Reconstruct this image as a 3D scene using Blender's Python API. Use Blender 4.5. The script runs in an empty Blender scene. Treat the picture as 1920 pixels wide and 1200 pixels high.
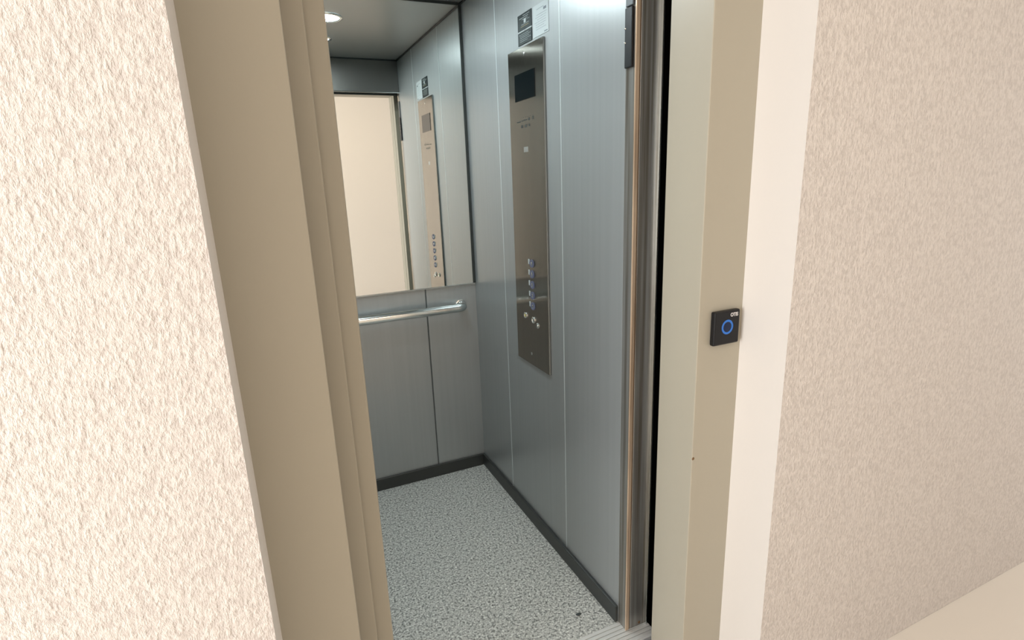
import bpy, bmesh, math, random
from mathutils import Vector, Matrix
random.seed(7)
S = bpy.context.scene
C = S.collection

# ---------------------------------------------------------------- camera
CAM = Vector((-0.9183, -2.4862, 1.4592))
YAW, PITCH, ROLL = math.radians(23.997), math.radians(14.431), math.radians(-2.170)
cd = bpy.data.cameras.new('camera'); cam = bpy.data.objects.new('camera', cd); C.objects.link(cam)
cd.sensor_width = 36.0; cd.sensor_fit = 'HORIZONTAL'; cd.lens = 1031.64 / 1920 * 36.0
cd.clip_start = 0.02; cd.clip_end = 50
f0 = Vector((math.sin(YAW), math.cos(YAW), 0)); r0 = Vector((math.cos(YAW), -math.sin(YAW), 0)); u0 = Vector((0, 0, 1))
fw = f0 * math.cos(PITCH) - u0 * math.sin(PITCH); up = u0 * math.cos(PITCH) + f0 * math.sin(PITCH)
rt = r0 * math.cos(ROLL) + up * math.sin(ROLL); up2 = -r0 * math.sin(ROLL) + up * math.cos(ROLL)
M = Matrix((rt, up2, -fw)).transposed().to_4x4(); M.translation = CAM
cam.matrix_world = M
S.camera = cam

# ---------------------------------------------------------------- world, light, exposure
S.view_settings.view_transform = 'Standard'; S.view_settings.look = 'None'
S.view_settings.gamma = 1.0; S.view_settings.use_curve_mapping = False
S.view_settings.exposure = 0.0
W = bpy.data.worlds.new('world'); S.world = W; W.use_nodes = True
W.node_tree.nodes['Background'].inputs[0].default_value = (0.75, 0.86, 1.0, 1)
W.node_tree.nodes['Background'].inputs[1].default_value = 0.4

def area(name, loc, target, sx, sy, power, col):
    l = bpy.data.lights.new(name, 'AREA'); l.shape = 'RECTANGLE'; l.size = sx; l.size_y = sy
    l.energy = power; l.color = col
    o = bpy.data.objects.new(name, l); C.objects.link(o); o.location = loc
    o.rotation_euler = (Vector(target) - Vector(loc)).to_track_quat('-Z', 'Y').to_euler()
    return o
area('daylight_from_window', (-3.36, -2.85, 1.35), (0.6, -2.4, 1.0), 1.3, 1.9, 114.0, (0.95, 0.97, 1.0))
area('left_reveal_fill', (3.16, -2.3, 1.3), (-1.2, -1.7, 1.0), 1.0, 1.7, 30.0, (0.95, 0.97, 1.0))  # added fill to brighten the left reveal, its end window is invented
HALL_LAMP = 22.0       # emission of the warm hall ceiling lamp
CABIN_LAMP = 165.0      # emission of the cool cabin downlights

# ---------------------------------------------------------------- materials
def mat(name, col, rough=0.5, metal=0.0, spec=0.5):
    m = bpy.data.materials.new(name); m.use_nodes = True
    b = m.node_tree.nodes['Principled BSDF']
    b.inputs['Base Color'].default_value = (*col, 1); b.inputs['Roughness'].default_value = rough
    b.inputs['Metallic'].default_value = metal; b.inputs['Specular IOR Level'].default_value = spec
    return m
def nd(m, t): return m.node_tree.nodes.new(t)
def lk(m, a, b): m.node_tree.links.new(a, b)
def bsdf(m): return m.node_tree.nodes['Principled BSDF']
def coords(m, scale):
    g = nd(m, 'ShaderNodeNewGeometry'); mp = nd(m, 'ShaderNodeMapping'); mp.inputs['Scale'].default_value = scale
    lk(m, g.outputs['Position'], mp.inputs['Vector']); return mp.outputs['Vector']
def noise(m, vec, scale, detail=3, rough=0.5):
    n = nd(m, 'ShaderNodeTexNoise'); n.inputs['Scale'].default_value = scale; n.inputs['Detail'].default_value = detail
    n.inputs['Roughness'].default_value = rough; lk(m, vec, n.inputs['Vector']); return n.outputs['Fac']
def ramp(m, fac, stops):
    r = nd(m, 'ShaderNodeValToRGB'); e = r.color_ramp.elements
    e[0].position, e[0].color = stops[0][0], (*stops[0][1], 1); e[1].position, e[1].color = stops[-1][0], (*stops[-1][1], 1)
    for p, c in stops[1:-1]:
        x = e.new(p); x.color = (*c, 1)
    lk(m, fac, r.inputs['Fac']); return r.outputs['Color']
def bump(m, fac, strength, dist):
    b = nd(m, 'ShaderNodeBump'); b.inputs['Strength'].default_value = strength; b.inputs['Distance'].default_value = dist
    lk(m, fac, b.inputs['Height']); lk(m, b.outputs['Normal'], bsdf(m).inputs['Normal']); return b
def brushed(m, an):
    g = nd(m, 'ShaderNodeNewGeometry'); v = nd(m, 'ShaderNodeVectorMath'); v.operation = 'CROSS_PRODUCT'
    v.inputs[1].default_value = (0, 0, 1); lk(m, g.outputs['True Normal'], v.inputs[0])
    lk(m, v.outputs['Vector'], bsdf(m).inputs['Tangent']); bsdf(m).inputs['Anisotropic'].default_value = an; bsdf(m).inputs['Anisotropic Rotation'].default_value = 0.0
def streaky(m, c0, c1, sc=(60, 60, 0.6)):
    lk(m, ramp(m, noise(m, coords(m, sc), 1.0, 4), [(0.3, c0), (0.7, c1)]), bsdf(m).inputs['Base Color'])

M_panel = mat('grey_skinplate_panel', (0.36, 0.40, 0.41), 0.35, 0.45)
streaky(M_panel, (0.375, 0.395, 0.395), (0.40, 0.42, 0.42)); brushed(M_panel, 0.45)
M_header = mat('dark_brushed_header', (0.18, 0.175, 0.165), 0.35, 0.7)
M_seam = mat('panel_joint', (0.74, 0.80, 0.80), 0.35, 0.4)
M_steel = mat('brushed_stainless', (0.42, 0.40, 0.37), 0.20, 1.0)
streaky(M_steel, (0.34, 0.315, 0.28), (0.38, 0.355, 0.315)); brushed(M_steel, 1.0)
M_steel_edge = mat('stainless_edge', (0.30, 0.31, 0.30), 0.3, 1.0)
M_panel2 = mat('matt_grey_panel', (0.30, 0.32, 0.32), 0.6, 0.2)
M_seam2 = mat('dark_panel_joint', (0.10, 0.11, 0.11), 0.5, 0.2)
M_jamb = mat('worn_stainless_jamb', (0.40, 0.38, 0.34), 0.34, 0.75)
streaky(M_jamb, (0.17, 0.145, 0.115), (0.46, 0.46, 0.44), (90, 90, 1.6)); brushed(M_jamb, 0.7)
M_lip_refl = mat('hall_reflection_lip', (0.62, 0.44, 0.30), 0.35, 0.6)  # copper tone paints in the cream hall's reflection, streaks stand for dirt
streaky(M_lip_refl, (0.50, 0.36, 0.25), (0.86, 0.66, 0.48), (60, 60, 3))
M_rust = mat('rusty_groove', (0.14, 0.075, 0.03), 0.8)
M_chrome = mat('satin_chrome', (0.78, 0.80, 0.78), 0.14, 1.0)
M_dark = mat('dark_profile', (0.028, 0.035, 0.033), 0.45)
M_black = mat('black_plastic', (0.006, 0.006, 0.007), 0.4, 0, 0.3)
M_screen = mat('dark_display_glass', (0.004, 0.007, 0.008), 0.10, 0.0, 0.4)
M_skirt = mat('dark_skirting', (0.035, 0.038, 0.036), 0.4)
M_mirror = mat('silvered_mirror', (0.86, 0.89, 0.86), 0.0, 1.0)
M_bevel = mat('mirror_edge', (0.45, 0.47, 0.45), 0.2, 0.7)
M_ceil = mat('cabin_ceiling_panel', (0.40, 0.41, 0.40), 0.32, 0.5)
M_frame = mat('beige_painted_steel', (0.355, 0.32, 0.25), 0.36)
M_plaster = mat('smooth_cream_plaster', (0.62, 0.575, 0.525), 0.7)
bump(M_plaster, noise(M_plaster, coords(M_plaster, (1, 1, 1)), 25, 3), 0.12, 0.004)
M_stucco = mat('cream_stucco', (0.77, 0.675, 0.60), 0.85)
_v = coords(M_stucco, (1, 1, 0.55)); _n = noise(M_stucco, _v, 170, 4, 0.6)
lk(M_stucco, ramp(M_stucco, _n, [(0.35, (0.49, 0.435, 0.39)), (0.62, (0.62, 0.56, 0.505))]), bsdf(M_stucco).inputs['Base Color'])
bump(M_stucco, _n, 0.8, 0.006)
M_hallwall = mat('cream_hall_paint', (0.76, 0.69, 0.625), 0.8)
M_hallceil = mat('white_ceiling_paint', (0.86, 0.84, 0.80), 0.8)
M_shaft = mat('shaft_concrete', (0.02, 0.018, 0.016), 0.95)
M_alu = mat('ribbed_aluminium_sill', (0.72, 0.71, 0.68), 0.45, 0.35)
M_white = mat('white_paper', (0.48, 0.52, 0.52), 0.5, 0.0, 0.3)
M_ink = mat('grey_ink', (0.16, 0.18, 0.20), 0.6)
M_ink2 = mat('pale_ink', (0.30, 0.33, 0.35), 0.6)
M_sign = mat('black_sign_face', (0.014, 0.022, 0.023), 0.45, 0.0, 0.15)
M_signtxt = mat('pale_sign_lettering', (0.30, 0.34, 0.33), 0.5)
M_signgold = mat('ochre_sign_line', (0.22, 0.19, 0.12), 0.5)
M_yellow = mat('yellow_button', (0.55, 0.45, 0.06), 0.3)
M_bluering = mat('violet_blue_ring', (0.16, 0.18, 0.34), 0.3, 0.3)
def emit(name, col, s):
    m = mat(name, (0.012, 0.012, 0.012), 0.5, 0, 0.2); bsdf(m).inputs['Emission Color'].default_value = (*col, 1)
    bsdf(m).inputs['Emission Strength'].default_value = s; return m
M_lamp = emit('cool_downlight_glow', (0.84, 0.96, 1.0), CABIN_LAMP)
M_hlamp = emit('warm_lamp_glow', (1.0, 0.83, 0.60), HALL_LAMP)
M_blue = emit('blue_call_ring_glow', (0.03, 0.16, 0.50), 1.0)
M_bluedim = emit('blue_glow_dim', (0.0, 0.025, 0.12), 0.3)
M_btn = emit('lit_violet_ring', (0.26, 0.30, 0.46), 0.28)
M_speck = mat('granite_speckle_vinyl', (0.4, 0.4, 0.4), 0.42)
v = coords(M_speck, (1, 1, 1))
a = ramp(M_speck, noise(M_speck, v, 150, 3, 0.65), [(0.36, (0.13, 0.13, 0.12)), (0.455, (0.45, 0.45, 0.42)), (0.56, (0.58, 0.58, 0.54)), (0.66, (0.90, 0.90, 0.85))])
b2 = ramp(M_speck, noise(M_speck, v, 95, 2, 0.55), [(0.385, (0.36, 0.36, 0.36)), (0.46, (1.0, 1.0, 1.0))])
mx = nd(M_speck, 'ShaderNodeMix'); mx.data_type = 'RGBA'; mx.blend_type = 'MULTIPLY'; mx.inputs[0].default_value = 0.8
lk(M_speck, a, mx.inputs[6]); lk(M_speck, b2, mx.inputs[7]); lk(M_speck, mx.outputs[2], bsdf(M_speck).inputs['Base Color'])
M_tile = mat('beige_hall_tile', (0.62, 0.56, 0.48), 0.3)

# ---------------------------------------------------------------- mesh helpers
def box(bm, x0, x1, y0, y1, z0, z1, mi=0, bev=0.0, seg=2):
    r = bmesh.ops.create_cube(bm, size=1.0)
    vs = r['verts']
    for v_ in vs:
        v_.co = Vector(((x0 + x1) / 2 + v_.co.x * (x1 - x0), (y0 + y1) / 2 + v_.co.y * (y1 - y0), (z0 + z1) / 2 + v_.co.z * (z1 - z0)))
    fs = list({f for v_ in vs for f in v_.link_faces})
    for f in fs: f.material_index = mi
    if bev > 0:
        es = list({e for v_ in vs for e in v_.link_edges})
        rr = bmesh.ops.bevel(bm, geom=es, offset=bev, segments=seg, affect='EDGES', profile=0.5)
        for f in rr['faces']: f.material_index = mi
    return fs
def tube(bm, pts, r, n=24, mi=0, caps=True):
    pts = [Vector(p) for p in pts]; rings = []
    t0 = (pts[1] - pts[0]).normalized(); nrm = t0.orthogonal().normalized()
    for i, p in enumerate(pts):
        t = (pts[min(i + 1, len(pts) - 1)] - pts[max(i - 1, 0)]).normalized()
        nrm = (nrm - t * nrm.dot(t)).normalized(); bn = t.cross(nrm)
        rings.append([bm.verts.new(p + (nrm * math.cos(2 * math.pi * k / n) + bn * math.sin(2 * math.pi * k / n)) * r) for k in range(n)])
    for a_, b_ in zip(rings, rings[1:]):
        for k in range(n):
            f = bm.faces.new((a_[k], a_[(k + 1) % n], b_[(k + 1) % n], b_[k])); f.smooth = True; f.material_index = mi
    if caps:
        bm.faces.new(rings[0][::-1]).material_index = mi; bm.faces.new(rings[-1]).material_index = mi
def lathe(bm, prof, origin, axis, n=40, mi=0):
    """prof: list of (radius, height along axis); closed at the ends where the radius is zero"""
    ax = Vector(axis).normalized(); u = ax.orthogonal().normalized(); w = ax.cross(u); o = Vector(origin); rings = []
    for r, h in prof:
        rings.append([bm.verts.new(o + ax * h)] if r < 1e-7 else
                     [bm.verts.new(o + ax * h + (u * math.cos(2 * math.pi * k / n) + w * math.sin(2 * math.pi * k / n)) * r) for k in range(n)])
    for a_, b_ in zip(rings, rings[1:]):
        for k in range(n):
            k2 = (k + 1) % n
            if len(a_) == 1 and len(b_) == 1: continue
            if len(a_) == 1: f = bm.faces.new((a_[0], b_[k2], b_[k]))
            elif len(b_) == 1: f = bm.faces.new((a_[k], a_[k2], b_[0]))
            else: f = bm.faces.new((a_[k], a_[k2], b_[k2], b_[k]))
            f.material_index = mi; f.smooth = True
def obj(name, bm, mats, parent=None, sharp=True):
    bmesh.ops.recalc_face_normals(bm, faces=bm.faces)
    for e in bm.edges:
        if len(e.link_faces) == 2 and e.calc_face_angle(0) > math.radians(38): e.smooth = False
    me = bpy.data.meshes.new(name); bm.to_mesh(me); bm.free()
    for m in (mats if isinstance(mats, (list, tuple)) else [mats]): me.materials.append(m)
    o = bpy.data.objects.new(name, me); C.objects.link(o)
    if parent is not None:
        o.parent = parent; o.matrix_parent_inverse = Matrix.Translation(-parent.location)
    return o
def B(name, ext, mats, parent=None, bev=0.0):
    bm = bmesh.new(); box(bm, *ext, bev=bev); return obj(name, bm, mats, parent)
def struct(o, label=None):
    o['kind'] = 'structure'
    if label: o['label'] = label
    return o
def thing(name, label, cat, loc, group=None):
    o = bpy.data.objects.new(name, None); C.objects.link(o); o.location = loc; o.empty_display_size = 0.05
    o['label'] = label; o['category'] = cat
    if group: o['group'] = group
    return o
def tag(o, label, cat, group=None):
    o['label'] = label; o['category'] = cat
    if group: o['group'] = group
    return o

# ---------------------------------------------------------------- key measures (metres)
H = 2.20                       # cabin ceiling
XL = -1.05                     # cabin left wall
YD = -1.208                    # front edge of the cabin side wall
YF0, YF1 = -1.378, -1.514      # landing frame, back and face
XR0, XR1 = 0.0, 0.137          # landing frame right jamb
XL0, XL1 = -0.846, -0.985      # landing frame left jamb
YS = -1.65                     # stucco face of the landing wall
ZH = 2.02                      # landing door head
HB = -3.95                     # opposite hall wall

# ---------------------------------------------------------------- cabin shell
def panel_wall(name, axis, seams, lo, hi, z0, z1, face, thick, sign, label, ms=None):
    """sheet panels with rounded edges and a recessed pale joint strip between them"""
    bm = bmesh.new(); cuts = [lo] + seams + [hi]
    def b_(a0, a1, d0, d1, za, zb, mi, bev):
        if axis == 'y': box(bm, min(d0, d1), max(d0, d1), a0, a1, za, zb, mi, bev)
        else: box(bm, a0, a1, min(d0, d1), max(d0, d1), za, zb, mi, bev)
    for a0, a1 in zip(cuts, cuts[1:]):
        b_(a0 + (0.0035 if a0 != lo else 0), a1 - (0.0022 if a1 != hi else 0), face, face + sign * 0.018, z0, z1, 0, 0.0010)
    b_(lo, hi, face + sign * 0.018, face + sign * thick, z0, z1, 1, 0)
    for s in seams: b_(s - 0.0020, s + 0.0020, face - sign * 0.0006, face + sign * 0.017, z0, z1, 1, 0)
    return struct(obj(name, bm, ms or [M_panel, M_seam]), label)
panel_wall('wall_right', 'y', [-0.865, -0.367], YD, 0.0, 0.0, H, 0.0, 0.03, 1, 'grey sheet panel wall carrying the lift control panel')
panel_wall('wall_left', 'y', [-0.865, -0.367], YD, 0.0, 0.0, H, XL, 0.03, -1, 'left panel wall of the lift cabin', [M_panel2, M_seam])
panel_wall('wall_back', 'x', [-0.80, -0.252], XL - 0.03, 0.03, 0.0, H, 0.0, 0.03, 1, 'grey back wall of the cabin behind mirror and handrail', [M_panel, M_seam2])
bm = bmesh.new()
box(bm, XL, 0.0, YD - 0.04, YD, ZH - 0.008, H, 0, 0.001)
box(bm, XL, -0.87, YD - 0.04, YD, 0.0, ZH - 0.008, 0, 0.001)
struct(obj('wall_front', bm, M_header), 'cabin front wall above and left of the doorway')
struct(B('floor', (XL - 0.03, 0.03, YD - 0.002, 0.03, -0.04, 0.0), M_speck), 'grey granite speckled cabin floor')
bm = bmesh.new()
box(bm, XL - 0.03, 0.03, YD - 0.04, 0.03, H, H + 0.03, 0, 0)
struct(obj('ceiling', bm, M_ceil), 'dull grey metal cabin ceiling')
bm = bmesh.new()
box(bm, -0.006, 0.0, YD, 0, H - 0.008, H, 0); box(bm, XL, XL + 0.006, YD, 0, H - 0.008, H, 0); box(bm, XL, 0, YD, YD + 0.006, H - 0.008, H, 0)  # solid dark strips draw the shadow gap under the ceiling
struct(obj('trim_1', bm, M_dark), 'dark strip painted in for the shadow gap round the cabin ceiling')
# skirting
def skirt(name, ext, lab): return struct(B(name, ext, M_skirt, bev=0.0025), lab)
skirt('baseboard_right', (-0.012, 0.0, YD, 0.0, 0.0, 0.062), 'dark skirting along the control panel wall')
skirt('baseboard_back', (XL, -0.012, -0.012, 0.0, 0.0, 0.062), 'dark skirting along the back wall')
skirt('baseboard_left', (XL, XL + 0.012, YD, -0.012, 0.0, 0.062), 'dark skirting along the left wall')

# ---------------------------------------------------------------- mirror on the back wall
mr = thing('wall_mirror', 'large frameless mirror over the handrail, reflecting the doorway and control panel', 'mirror', (-0.53, 0, 0.975))
ZM = 0.976
B('mirror_glass', (XL + 0.012, -0.014, -0.006, -0.0005, ZM, H - 0.012), M_mirror, mr)
bm = bmesh.new()
box(bm, XL + 0.002, -0.003, -0.0075, -0.0005, ZM - 0.006, ZM - 0.0005, 0, 0.0008)
obj('bottom_rail', bm, M_bevel, mr)['label'] = 'thin satin metal rail under the glass'
bm = bmesh.new()
box(bm, -0.0135, -0.001, -0.009, -0.0005, ZM, H - 0.0005, 0, 0.001)
obj('side_profile', bm, M_dark, mr)['label'] = 'dark corner profile beside the glass'
bm = bmesh.new()
box(bm, XL + 0.012, -0.014, -0.009, -0.0005, H - 0.0115, H - 0.0005, 0, 0.001)  # dark colour stands in for the shaded gap over the mirror
obj('top_gap_shade', bm, M_dark, mr)['label'] = 'dark strip painted in for the shadow gap above the glass'

# ---------------------------------------------------------------- handrail
hr = thing('handrail', 'round satin chrome handrail on the back wall below the mirror', 'handrail', (-0.47, 0, 0.875))
RY, RZ, RR = -0.060, 0.873, 0.0205
pts = []
def arc(cx, cy, r, a0, a1, n=10): return [(cx + r * math.cos(a0 + (a1 - a0) * i / n), cy + r * math.sin(a0 + (a1 - a0) * i / n), RZ) for i in range(n + 1)]
rr_ = 0.034
pts += [(-0.925, -0.004, RZ)] + arc(-0.925 + rr_, RY + rr_, rr_, math.pi, 1.5 * math.pi)
pts += [(-0.7, RY, RZ), (-0.4, RY, RZ)]
pts += arc(-0.082 - rr_, RY + rr_, rr_, -0.5 * math.pi, 0) + [(-0.082, -0.004, RZ)]
bm = bmesh.new(); tube(bm, pts, RR, 28); obj('rail', bm, M_chrome, hr)
for x in (-0.925, -0.082):
    bm = bmesh.new(); lathe(bm, [(0, -0.0055), (0.026, -0.0055), (0.028, -0.004), (0.028, -0.0005), (0, -0.0005)], (x, 0, RZ), (0, 1, 0)); obj('wall_flange', bm, M_chrome, hr)

# ---------------------------------------------------------------- control panel on the right wall
cp = thing('elevator_control_panel', 'tall narrow brushed steel control panel with dark display and button column', 'control panel', (0, -0.644, 0.73))
PY0, PY1, PZ0, PZ1, PX = -0.769, -0.493, 0.740, 1.898, -0.008
# on the wall x grows into the wall; the plate stands 8 mm proud
bm = bmesh.new(); box(bm, PX, -0.0005, PY0, PY1, PZ0, PZ1, 0, 0.0012)
for f in bm.faces:
    if f.normal.x > -0.8: f.material_index = 1
bm.normal_update()
for f in bm.faces: f.material_index = 0 if f.normal.x < -0.8 else 1
obj('faceplate', bm, [M_steel, M_steel_edge], cp)
ds = B('display_screen', (PX - 0.002, PX + 0.001, -0.7065, -0.548, 1.726, 1.8155), M_screen, cp, bev=0.0002)
ds['label'] = 'dark rectangular floor display'
bm = bmesh.new()
def slot(y, z, w, h): box(bm, PX - 0.0006, PX + 0.0005, y - w / 2, y + w / 2, z - h / 2, z + h / 2, 0)
for y_, z_, w_, h_ in ((-0.570, 1.6555, 0.030, 0.0035), (-0.599, 1.657, 0.014, 0.003), (-0.624, 1.658, 0.026, 0.004), (-0.654, 1.659, 0.012, 0.008), (-0.683, 1.660, 0.012, 0.010),
                     (-0.596, 1.638, 0.013, 0.010), (-0.627, 1.638, 0.015, 0.010), (-0.653, 1.639, 0.012, 0.008)): slot(y_, z_, w_, h_)
for i in range(5): slot(-0.61 - 0.018 * i, 1.668, 0.006, 0.0016)
obj('speaker_slots', bm, M_dark, cp)['label'] = 'two short rows of dark speaker slots'
B('engraved_plate', (PX - 0.0004, PX + 0.0005, -0.640, -0.605, 1.549, 1.567), mat('etched_grey', (0.46, 0.47, 0.46), 0.4, 0.8), cp)['label'] = 'small pale etched plate'
# five floor buttons, one above the other
def button(y, z, face, ring, r=0.0135):
    bm = bmesh.new(); lathe(bm, [(r * 0.62, -0.0010), (r * 0.70, -0.0042), (r * 0.95, -0.0048), (r * 1.08, -0.0035), (r * 1.12, 0.0005)], (PX, y, z), (1, 0, 0)); o = obj('floor_button', bm, ring, cp)
    bm = bmesh.new(); lathe(bm, [(0, -0.0032), (r * 0.5, -0.0030), (r * 0.62, -0.0022), (r * 0.64, 0.0005)], (PX, y, z), (1, 0, 0)); obj('button_cap', bm, face, o)
    return o
FB = [1.147, 1.1065, 1.0655, 1.024, 0.983]
def plate_btn(z, lit):
    o = button(-0.646, z, M_chrome, M_btn)
    # braille / number tile beside each button
    bm = bmesh.new(); box(bm, PX - 0.0025, PX + 0.0005, -0.6265, -0.617, z - 0.005, z + 0.014, 0, 0.0008); obj('number_tile', bm, M_white, o)
    return o
for i, z in enumerate(FB): plate_btn(z, i == 3)
o = button(-0.578, 0.933, M_yellow, M_chrome, 0.011); o.name = 'alarm_button'; o['label'] = 'yellow alarm button in chrome ring'
o = button(-0.647, 0.928, M_chrome, M_chrome, 0.012); o.name = 'door_button'; o['label'] = 'plain chrome button'
bm = bmesh.new(); lathe(bm, [(0, -0.004), (0.003, -0.004), (0.0035, -0.002), (0.0085, -0.0035), (0.0105, -0.002), (0.011, 0.0005)], (PX, -0.681, 0.913), (1, 0, 0)); ks = obj('key_switch', bm, M_chrome, cp)
B('key_slot', (PX - 0.0046, PX - 0.0035, -0.6818, -0.6802, 0.9105, 0.9155), M_dark, ks)
for y, z in ((-0.626, 1.874), (-0.621, 0.785)):
    bm = bmesh.new(); lathe(bm, [(0, -0.0014), (0.0045, -0.0014), (0.006, -0.0004), (0.006, 0.0005)], (PX, y, z), (1, 0, 0)); obj('screw', bm, M_chrome, cp)

# ---------------------------------------------------------------- signs above the control panel
sg = thing('safety_sign', 'black instruction plate with pale lettering, stuck above the control panel', 'sign', (0, -0.627, 1.905))
bm = bmesh.new(); box(bm, -0.0022, -0.0004, -0.680, -0.573, 1.952, 2.003, 0, 0.0004); obj('sign_plate', bm, M_sign, sg)
bm = bmesh.new(); box(bm, -0.0022, -0.0004, -0.680, -0.573, 1.907, 1.947, 0, 0.0004); obj('sign_plate', bm, M_sign, sg)
def txt(name, s, size, y, z, x, m, parent, bold=0.0, xs=1.0, ext=0.0003):
    """small lettering on the x=0 wall, read from the cabin"""
    cu = bpy.data.curves.new(name, 'FONT'); cu.body = s; cu.size = size; cu.extrude = ext; cu.offset = bold; cu.align_x = 'CENTER'; cu.align_y = 'CENTER'
    t = bpy.data.objects.new(name, cu); C.objects.link(t)
    dg = bpy.context.evaluated_depsgraph_get(); me = bpy.data.meshes.new_from_object(t.evaluated_get(dg))
    bpy.data.objects.remove(t)
    me.transform(Matrix.Diagonal((xs, 1, 1, 1)))
    return me
def wall_marks(name, rows, x, m, parent):
    """unreadable fine print as short strokes: rows of (y centre, z, length, height)"""
    bm = bmesh.new()
    for yc, z, L, h in rows:
        y = yc + L / 2
        while y > yc - L / 2 + 0.001:
            w = random.uniform(0.003, 0.008); w = min(w, y - (yc - L / 2))
            box(bm, x - 0.0003, x + 0.0001, y - w, y, z - h / 2, z + h / 2); y -= w + random.uniform(0.0012, 0.0022)
    return obj(name, bm, m, parent)
wall_marks('lettering', [(-0.64, 1.996, 0.05, 0.0025), (-0.622, 1.990, 0.07, 0.0025), (-0.63, 1.9845, 0.045, 0.0022), (-0.65, 1.980, 0.03, 0.002), (-0.632, 1.969, 0.058, 0.0022)], -0.0022, M_signtxt, sg)
bm = bmesh.new(); box(bm, -0.0026, -0.0021, -0.638, -0.622, 1.972, 1.984); obj('pictogram', bm, M_white, sg)['label'] = 'small pale square symbol'
wall_marks('lettering', [(-0.628, 1.9635, 0.06, 0.0035)], -0.0022, M_signgold, sg)
wall_marks('lettering', [(-0.62, 1.9395, 0.075, 0.0018), (-0.63, 1.934, 0.08, 0.0018), (-0.625, 1.929, 0.07, 0.0018), (-0.632, 1.923, 0.085, 0.0016), (-0.62, 1.9175, 0.06, 0.0016)], -0.0022, M_signtxt, sg)
# white tab between the two plates
bm = bmesh.new(); box(bm, -0.0018, -0.0004, -0.625, -0.575, 1.9475, 1.9515); box(bm, -0.0018, -0.0004, -0.678, -0.634, 1.9475, 1.9515); obj('white_line', bm, M_white, sg)
pn = thing('paper_notice', 'pale printed notice stuck beside the black instruction plate', 'notice', (0, -0.742, 1.905))
bm = bmesh.new(); box(bm, -0.0014, -0.0004, -0.798, -0.690, 1.908, 2.002, 0, 0.0002); obj('notice_sheet', bm, M_white, pn)
wall_marks('print', [(-0.742, 1.988, 0.05, 0.002), (-0.75, 1.971, 0.07, 0.0012), (-0.745, 1.964, 0.075, 0.0012), (-0.75, 1.957, 0.06, 0.0012), (-0.74, 1.950, 0.08, 0.0012), (-0.745, 1.943, 0.07, 0.0012), (-0.74, 1.936, 0.06, 0.0012), (-0.745, 1.929, 0.07, 0.0012)], -0.0014, M_ink2, pn)
bm = bmesh.new(); box(bm, -0.0018, -0.0013, -0.783, -0.764, 1.9775, 1.985); obj('stamp_mark', bm, M_ink, pn); bm = bmesh.new(); box(bm, -0.0018, -0.0013, -0.790, -0.768, 1.912, 1.9150); obj('stamp_mark', bm, M_ink, pn)

# ---------------------------------------------------------------- cabin ceiling downlights
LG = 'ceiling downlights of the cabin'
def downlight(y, label):
    t = thing('downlight', label, 'ceiling light', (-0.52, y, H), LG)
    bm = bmesh.new(); lathe(bm, [(0.064, -0.002), (0.066, -0.006), (0.072, -0.007), (0.078, -0.004), (0.079, -0.0003)], (-0.52, y, H), (0, 0, 1), 48); obj('trim_ring', bm, M_chrome, t)
    bm = bmesh.new(); lathe(bm, [(0, -0.0035), (0.04, -0.0033), (0.0635, -0.002), (0.0638, -0.0003)], (-0.52, y, H), (0, 0, 1), 48); obj('light_diffuser', bm, M_lamp, t)
    return t
downlight(-0.385, 'round glowing ceiling downlight nearer the mirror')
downlight(-0.785, 'round glowing ceiling downlight nearer the doorway, seen only in the mirror')

# ---------------------------------------------------------------- car door: steel post, header, sill, parked panel
d2 = bpy.data.objects.new('door_2', None); C.objects.link(d2); d2.location = (-0.42, -1.25, 0); struct(d2, 'inner steel door surround of the lift cabin')
bm = bmesh.new(); box(bm, 0.0, 0.030, -1.2475, YD - 0.0005, 0.0, ZH - 0.008, 0, 0.0008); obj('door_return', bm, M_jamb, d2)['label'] = 'dark steel return behind the post'
bm = bmesh.new(); box(bm, -0.002, 0.0105, -1.2535, -1.248, 0.0, ZH - 0.008, 0, 0.0012); obj('door_lip', bm, M_lip_refl, d2)['label'] = 'strip with the hall reflection in its copper tone'
bm = bmesh.new(); box(bm, 0.0105, 0.0145, -1.2505, -1.248, 0.0, ZH - 0.008, 0); obj('door_groove', bm, M_rust, d2)['label'] = 'rusty groove'
bm = bmesh.new()
box(bm, 0.0145, 0.0745, -1.2525, -1.247, 0.0, ZH - 0.008, 0, 0.0015)
obj('door_post', bm, M_jamb, d2)
bm = bmesh.new(); box(bm, 0.0735, 0.0785, -1.262, -1.247, 0.0, ZH - 0.008, 0, 0.001); obj('door_edge', bm, M_chrome, d2)['label'] = 'bright thin folded edge'
bm = bmesh.new(); box(bm, 0.0785, 0.088, -1.252, -1.240, 0.0, ZH - 0.008, 0, 0.001); obj('door_seal', bm, M_dark, d2)
bm = bmesh.new(); box(bm, XL, 0.088, -1.262, -1.249, ZH - 0.022, H + 0.05, 0, 0.001); obj('door_header', bm, M_dark, d2)  # coloured dark and hung low to draw the black gap's shade
bm = bmesh.new(); box(bm, XL, 0.0, YD - 0.015, YD + 0.003, ZH - 0.0145, ZH - 0.0085, 0, 0.001); obj('header_lip', bm, M_chrome, d2)
bm = bmesh.new()
for i in range(6): box(bm, -0.9, 0.085, -1.2105 - 0.015 * i - 0.0125, -1.2105 - 0.015 * i, -0.02, 0.0, 0, 0.001)
box(bm, -0.9, 0.085, -1.302, -1.2105, -0.03, -0.006, 0)
obj('door_sill', bm, M_alu, d2)
B('door_panel', (-1.36, -0.835, -1.292, -1.268, 0.008, ZH + 0.04), M_jamb, d2, bev=0.002)
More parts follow.
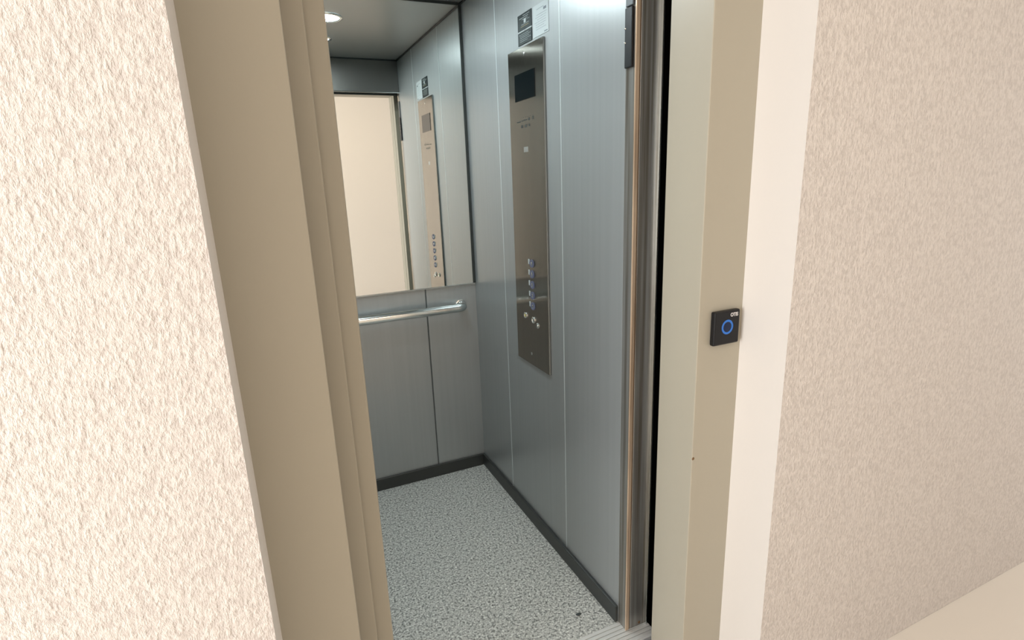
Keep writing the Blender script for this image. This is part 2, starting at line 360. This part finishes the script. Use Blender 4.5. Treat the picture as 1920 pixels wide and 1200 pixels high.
bm = bmesh.new(); lathe(bm, [(0, -0.001), (0.0042, -0.001), (0.005, 0.0)], (0.052, -1.2526, 0.012), (0, 1, 0), 20); obj('screw_hole', bm, M_rust, d2)

# crumb lying on the floor
bm = bmesh.new(); bmesh.ops.create_icosphere(bm, subdivisions=3, radius=1.0)
for v_ in bm.verts:
    k = 1 + 0.18 * math.sin(5 * v_.co.x + 2) * math.cos(4 * v_.co.y)
    v_.co = Vector((v_.co.x * 0.0095 * k - 0.103, v_.co.y * 0.0055 * k - 1.123, max(v_.co.z, -0.6) * 0.0025 + 0.0016))
for f in bm.faces: f.smooth = True
tag(obj('pebble', bm, M_dark), 'small dark pebble lying on the speckled cabin floor near the doorway', 'pebble')

# black safety sensor on the return
sn = thing('door_sensor', 'black vertical sensor block high on the steel door return', 'sensor', (0, -1.23, 1.72))
B('sensor_body', (-0.008, -0.0005, -1.2435, -1.2125, 1.722, 1.862), M_black, sn, bev=0.002)
B('upper_reflection', (-0.006, -0.0005, -1.2435, -1.2125, 1.864, 1.96), mat('dark_grey_reflection', (0.05, 0.06, 0.065), 0.4), sn, bev=0.002)['label'] = 'dark grey block in place of a reflection above the sensor'  # added block, its dark grey paints a reflection on the return
for z in (1.815, 1.782):
    bm = bmesh.new(); lathe(bm, [(0, -0.003), (0.002, -0.0025), (0.0028, 0)], (-0.008, -1.2155, z), (1, 0, 0), 16); obj('screw', bm, M_chrome, sn)

# ---------------------------------------------------------------- landing door: painted frame and parked panels
d1 = bpy.data.objects.new('door_1', None); C.objects.link(d1); d1.location = (-0.42, -1.45, 0); struct(d1, 'beige painted landing door frame with its panels slid open')
bm = bmesh.new()
ZT = ZH + 0.137
prof_r = [(XR0 + 0.0, YF1), (XR0, -1.432), (XR0 + 0.0015, -1.430), (XR0 + 0.0015, YF0), (XR1, YF0), (XR1, YF1)]
def extr(prof, z0, z1):
    a_ = [bm.verts.new((x, y, z0)) for x, y in prof]; b_ = [bm.verts.new((x, y, z1)) for x, y in prof]
    bm.faces.new(a_[::-1]); bm.faces.new(b_)
    for k in range(len(prof)): bm.faces.new((a_[k], a_[(k + 1) % len(prof)], b_[(k + 1) % len(prof)], b_[k]))
extr([(XR0 + 0.0022, YF1), (XR0 + 0.0006, YF1 + 0.0006), (XR0, YF1 + 0.0022), (XR0, -1.432), (XR0 + 0.0018, -1.430), (XR0 + 0.0018, YF0), (XR1, YF0), (XR1, YF1)], 0, ZT)
extr([(XL0 - 0.0022, YF1), (XL0 - 0.0006, YF1 + 0.0006), (XL0, YF1 + 0.0022), (XL0, YF0 - 0.055), (XL1, YF0 - 0.055), (XL1, YF1)], 0, ZT)
box(bm, XL0 - 0.004, XR0 + 0.004, YF1, YF0, ZH, ZT, 0, 0.0015)
obj('door_frame', bm, M_frame, d1)
B('door_panel', (-1.32, -0.802, -1.410, -1.384, 0.008, ZH + 0.05), M_frame, d1, bev=0.0025)
B('door_panel', (-1.28, -0.762, -1.378, -1.352, 0.008, ZH + 0.05), M_frame, d1, bev=0.0045)
bm = bmesh.new()
for i in range(6): box(bm, -0.95, 0.0, -1.335 - 0.0165 * i - 0.0135, -1.335 - 0.0165 * i, -0.02, 0.0, 0, 0.001)
box(bm, -0.95, 0.0, -1.434, -1.335, -0.03, -0.006, 0)
obj('door_sill', bm, M_alu, d1)
bm = bmesh.new(); lathe(bm, [(0, -0.0010), (0.003, -0.0012), (0.0042, 0.0)], (0.0035, YF1 - 0.0002, 0.752), (0, 1, 0), 9); obj('paint_chip', bm, M_rust, d1)['label'] = 'small dark chip on the frame edge'

# ---------------------------------------------------------------- call button on the frame face
cb = thing('call_button', 'small square black lift call button with glowing blue ring on the beige door frame', 'call button', (0.08, YF1, 1.047))
CX0, CX1, CZ0, CZ1, CY = 0.0355, 0.1165, 1.0480, 1.1325, YF1 - 0.015
bm = bmesh.new(); box(bm, CX0, CX1, CY, YF1 - 0.0004, CZ0, CZ1, 0, 0.004, 3); obj('button_housing', bm, M_black, cb)
cxm, czm = (CX0 + CX1) / 2 + 0.0005, (CZ0 + CZ1) / 2 + 0.002
bm = bmesh.new()
# flat torus ring
n1, n2, Rm, rs = 48, 10, 0.0155, 0.0027
rg = [[bm.verts.new((cxm + (Rm + rs * math.cos(t)) * math.cos(p), CY - 0.0003 - 0.35 * rs * math.sin(t), czm + (Rm + rs * math.cos(t)) * math.sin(p))) for t in [2 * math.pi * j / n2 for j in range(n2)]] for p in [2 * math.pi * i / n1 for i in range(n1)]]
for i in range(n1):
    for j in range(n2):
        f = bm.faces.new((rg[i][j], rg[(i + 1) % n1][j], rg[(i + 1) % n1][(j + 1) % n2], rg[i][(j + 1) % n2])); f.smooth = True
obj('light_ring', bm, M_blue, cb)['label'] = 'glowing blue ring'
bm = bmesh.new(); lathe(bm, [(0, -0.0006), (0.0110, -0.0006), (0.0126, 0.0004)], (cxm, CY, czm), (0, 1, 0)); obj('button_cap', bm, M_bluedim, cb)
me = txt('brand_lettering', 'OTIS', 0.0125, 0, 0, 0, None, None, bold=0.0003, xs=0.90)
me.transform(Matrix.Translation((CX1 - 0.0200, CY - 0.0004, CZ1 - 0.0115)) @ Matrix.Rotation(math.radians(90), 4, 'X'))
me.materials.clear(); me.materials.append(mat('white_lettering', (0.62, 0.58, 0.56), 0.5))
lo = bpy.data.objects.new('brand_lettering', me); C.objects.link(lo); lo.parent = cb; lo.matrix_parent_inverse = Matrix.Translation(-cb.location); lo['label'] = 'white block lettering'

# ---------------------------------------------------------------- landing wall with its opening (stucco face, smooth reveals)
HX0, HX1, HZ = -3.4, 3.2, 2.62
bm = bmesh.new()
box(bm, HX0, XL1, YS, -1.45, 0, HZ); box(bm, XR1, HX1, YS, -1.45, 0, HZ); box(bm, XL1, XR1, YS, -1.45, ZT, HZ)
bm.normal_update()
for f in bm.faces: f.material_index = 0 if f.normal.y < -0.9 else 1
struct(obj('wall_landing', bm, [M_stucco, M_plaster], sharp=False), 'cream stucco wall around the lift doorway')
# hall shell
bm = bmesh.new(); box(bm, HX0, HX1, HB - 0.1, -1.44, -0.06, -0.001); struct(obj('floor', bm, M_tile), 'beige tiled landing floor')
struct(B('ceiling', (HX0, HX1, HB - 0.1, -1.44, HZ, HZ + 0.05), M_hallceil), 'white landing ceiling')
struct(B('wall_opposite', (HX0, HX1, HB - 0.1, HB, 0, HZ), M_hallwall), 'cream wall opposite the lift')
bm = bmesh.new()
box(bm, HX1, HX1 + 0.1, HB, -2.8, 0, HZ); box(bm, HX1, HX1 + 0.1, -1.8, -1.44, 0, HZ); box(bm, HX1, HX1 + 0.1, -2.8, -1.8, 0, 0.45); box(bm, HX1, HX1 + 0.1, -2.8, -1.8, 2.15, HZ)
struct(obj('wall_end', bm, M_hallwall), 'cream end wall of the landing with an added window opening')
w2 = bpy.data.objects.new('window_added', None); C.objects.link(w2); w2.location = (HX1 + 0.05, -2.3, 0.45); struct(w2)  # invented window, added to go with the fill light
bm = bmesh.new()
for e in ((-2.8, -2.75, .45, 2.15), (-1.85, -1.8, .45, 2.15), (-2.75, -1.85, .45, .50), (-2.75, -1.85, 2.10, 2.15)): box(bm, HX1 + 0.03, HX1 + 0.08, e[0], e[1], e[2], e[3], 0, 0.003)
obj('window_frame', bm, M_hallceil, w2)
bm = bmesh.new()
box(bm, HX0 - 0.1, HX0, HB, -3.55, 0, HZ); box(bm, HX0 - 0.1, HX0, -2.15, -1.44, 0, HZ); box(bm, HX0 - 0.1, HX0, -3.55, -2.15, 0, 0.35); box(bm, HX0 - 0.1, HX0, -3.55, -2.15, 2.35, HZ)
struct(obj('wall_window_side', bm, M_hallwall), 'landing wall with the tall window')
w1 = bpy.data.objects.new('window_1', None); C.objects.link(w1); w1.location = (HX0 - 0.05, -2.85, 0.35); struct(w1)
bm = bmesh.new()
for e in ((-3.55, -3.50, .35, 2.35), (-2.20, -2.15, .35, 2.35), (-2.87, -2.83, .35, 2.35), (-3.5, -2.2, .35, .40), (-3.5, -2.2, 2.30, 2.35)): box(bm, HX0 - 0.08, HX0 - 0.03, e[0], e[1], e[2], e[3], 0, 0.003)
obj('window_frame', bm, M_hallceil, w1)
# hall ceiling lamp
hl = thing('ceiling_lamp', 'round warm white ceiling lamp of the landing', 'ceiling light', (0.0, -2.9, HZ))
bm = bmesh.new(); lathe(bm, [(0.17, -0.03), (0.18, -0.032), (0.185, -0.02), (0.185, -0.0005)], (0.0, -2.9, HZ), (0, 0, 1), 48); obj('lamp_rim', bm, M_hallceil, hl)
bm = bmesh.new(); lathe(bm, [(0, -0.06), (0.06, -0.057), (0.12, -0.046), (0.168, -0.029), (0.168, -0.0005)], (0.0, -2.9, HZ), (0, 0, 1), 48); obj('lamp_shade', bm, M_hlamp, hl)

# ---------------------------------------------------------------- dark shaft round the cabin
bm = bmesh.new()
box(bm, 0.30, 0.35, -1.449, 0.35, -0.4, 2.9); box(bm, -1.45, -1.40, -1.449, 0.35, -0.4, 2.9)
box(bm, -1.45, 0.35, 0.30, 0.35, -0.4, 2.9); box(bm, -1.45, 0.35, -1.449, 0.35, 2.9, 2.95); box(bm, -1.45, 0.35, -1.449, 0.35, -0.45, -0.4)
box(bm, -1.45, 0.35, -1.475, -1.448, HZ, 2.95); box(bm, -1.45, 0.35, -1.44, -1.38, -0.4, -0.035)
struct(obj('wall_shaft', bm, M_shaft), 'black lift shaft behind the door gap')
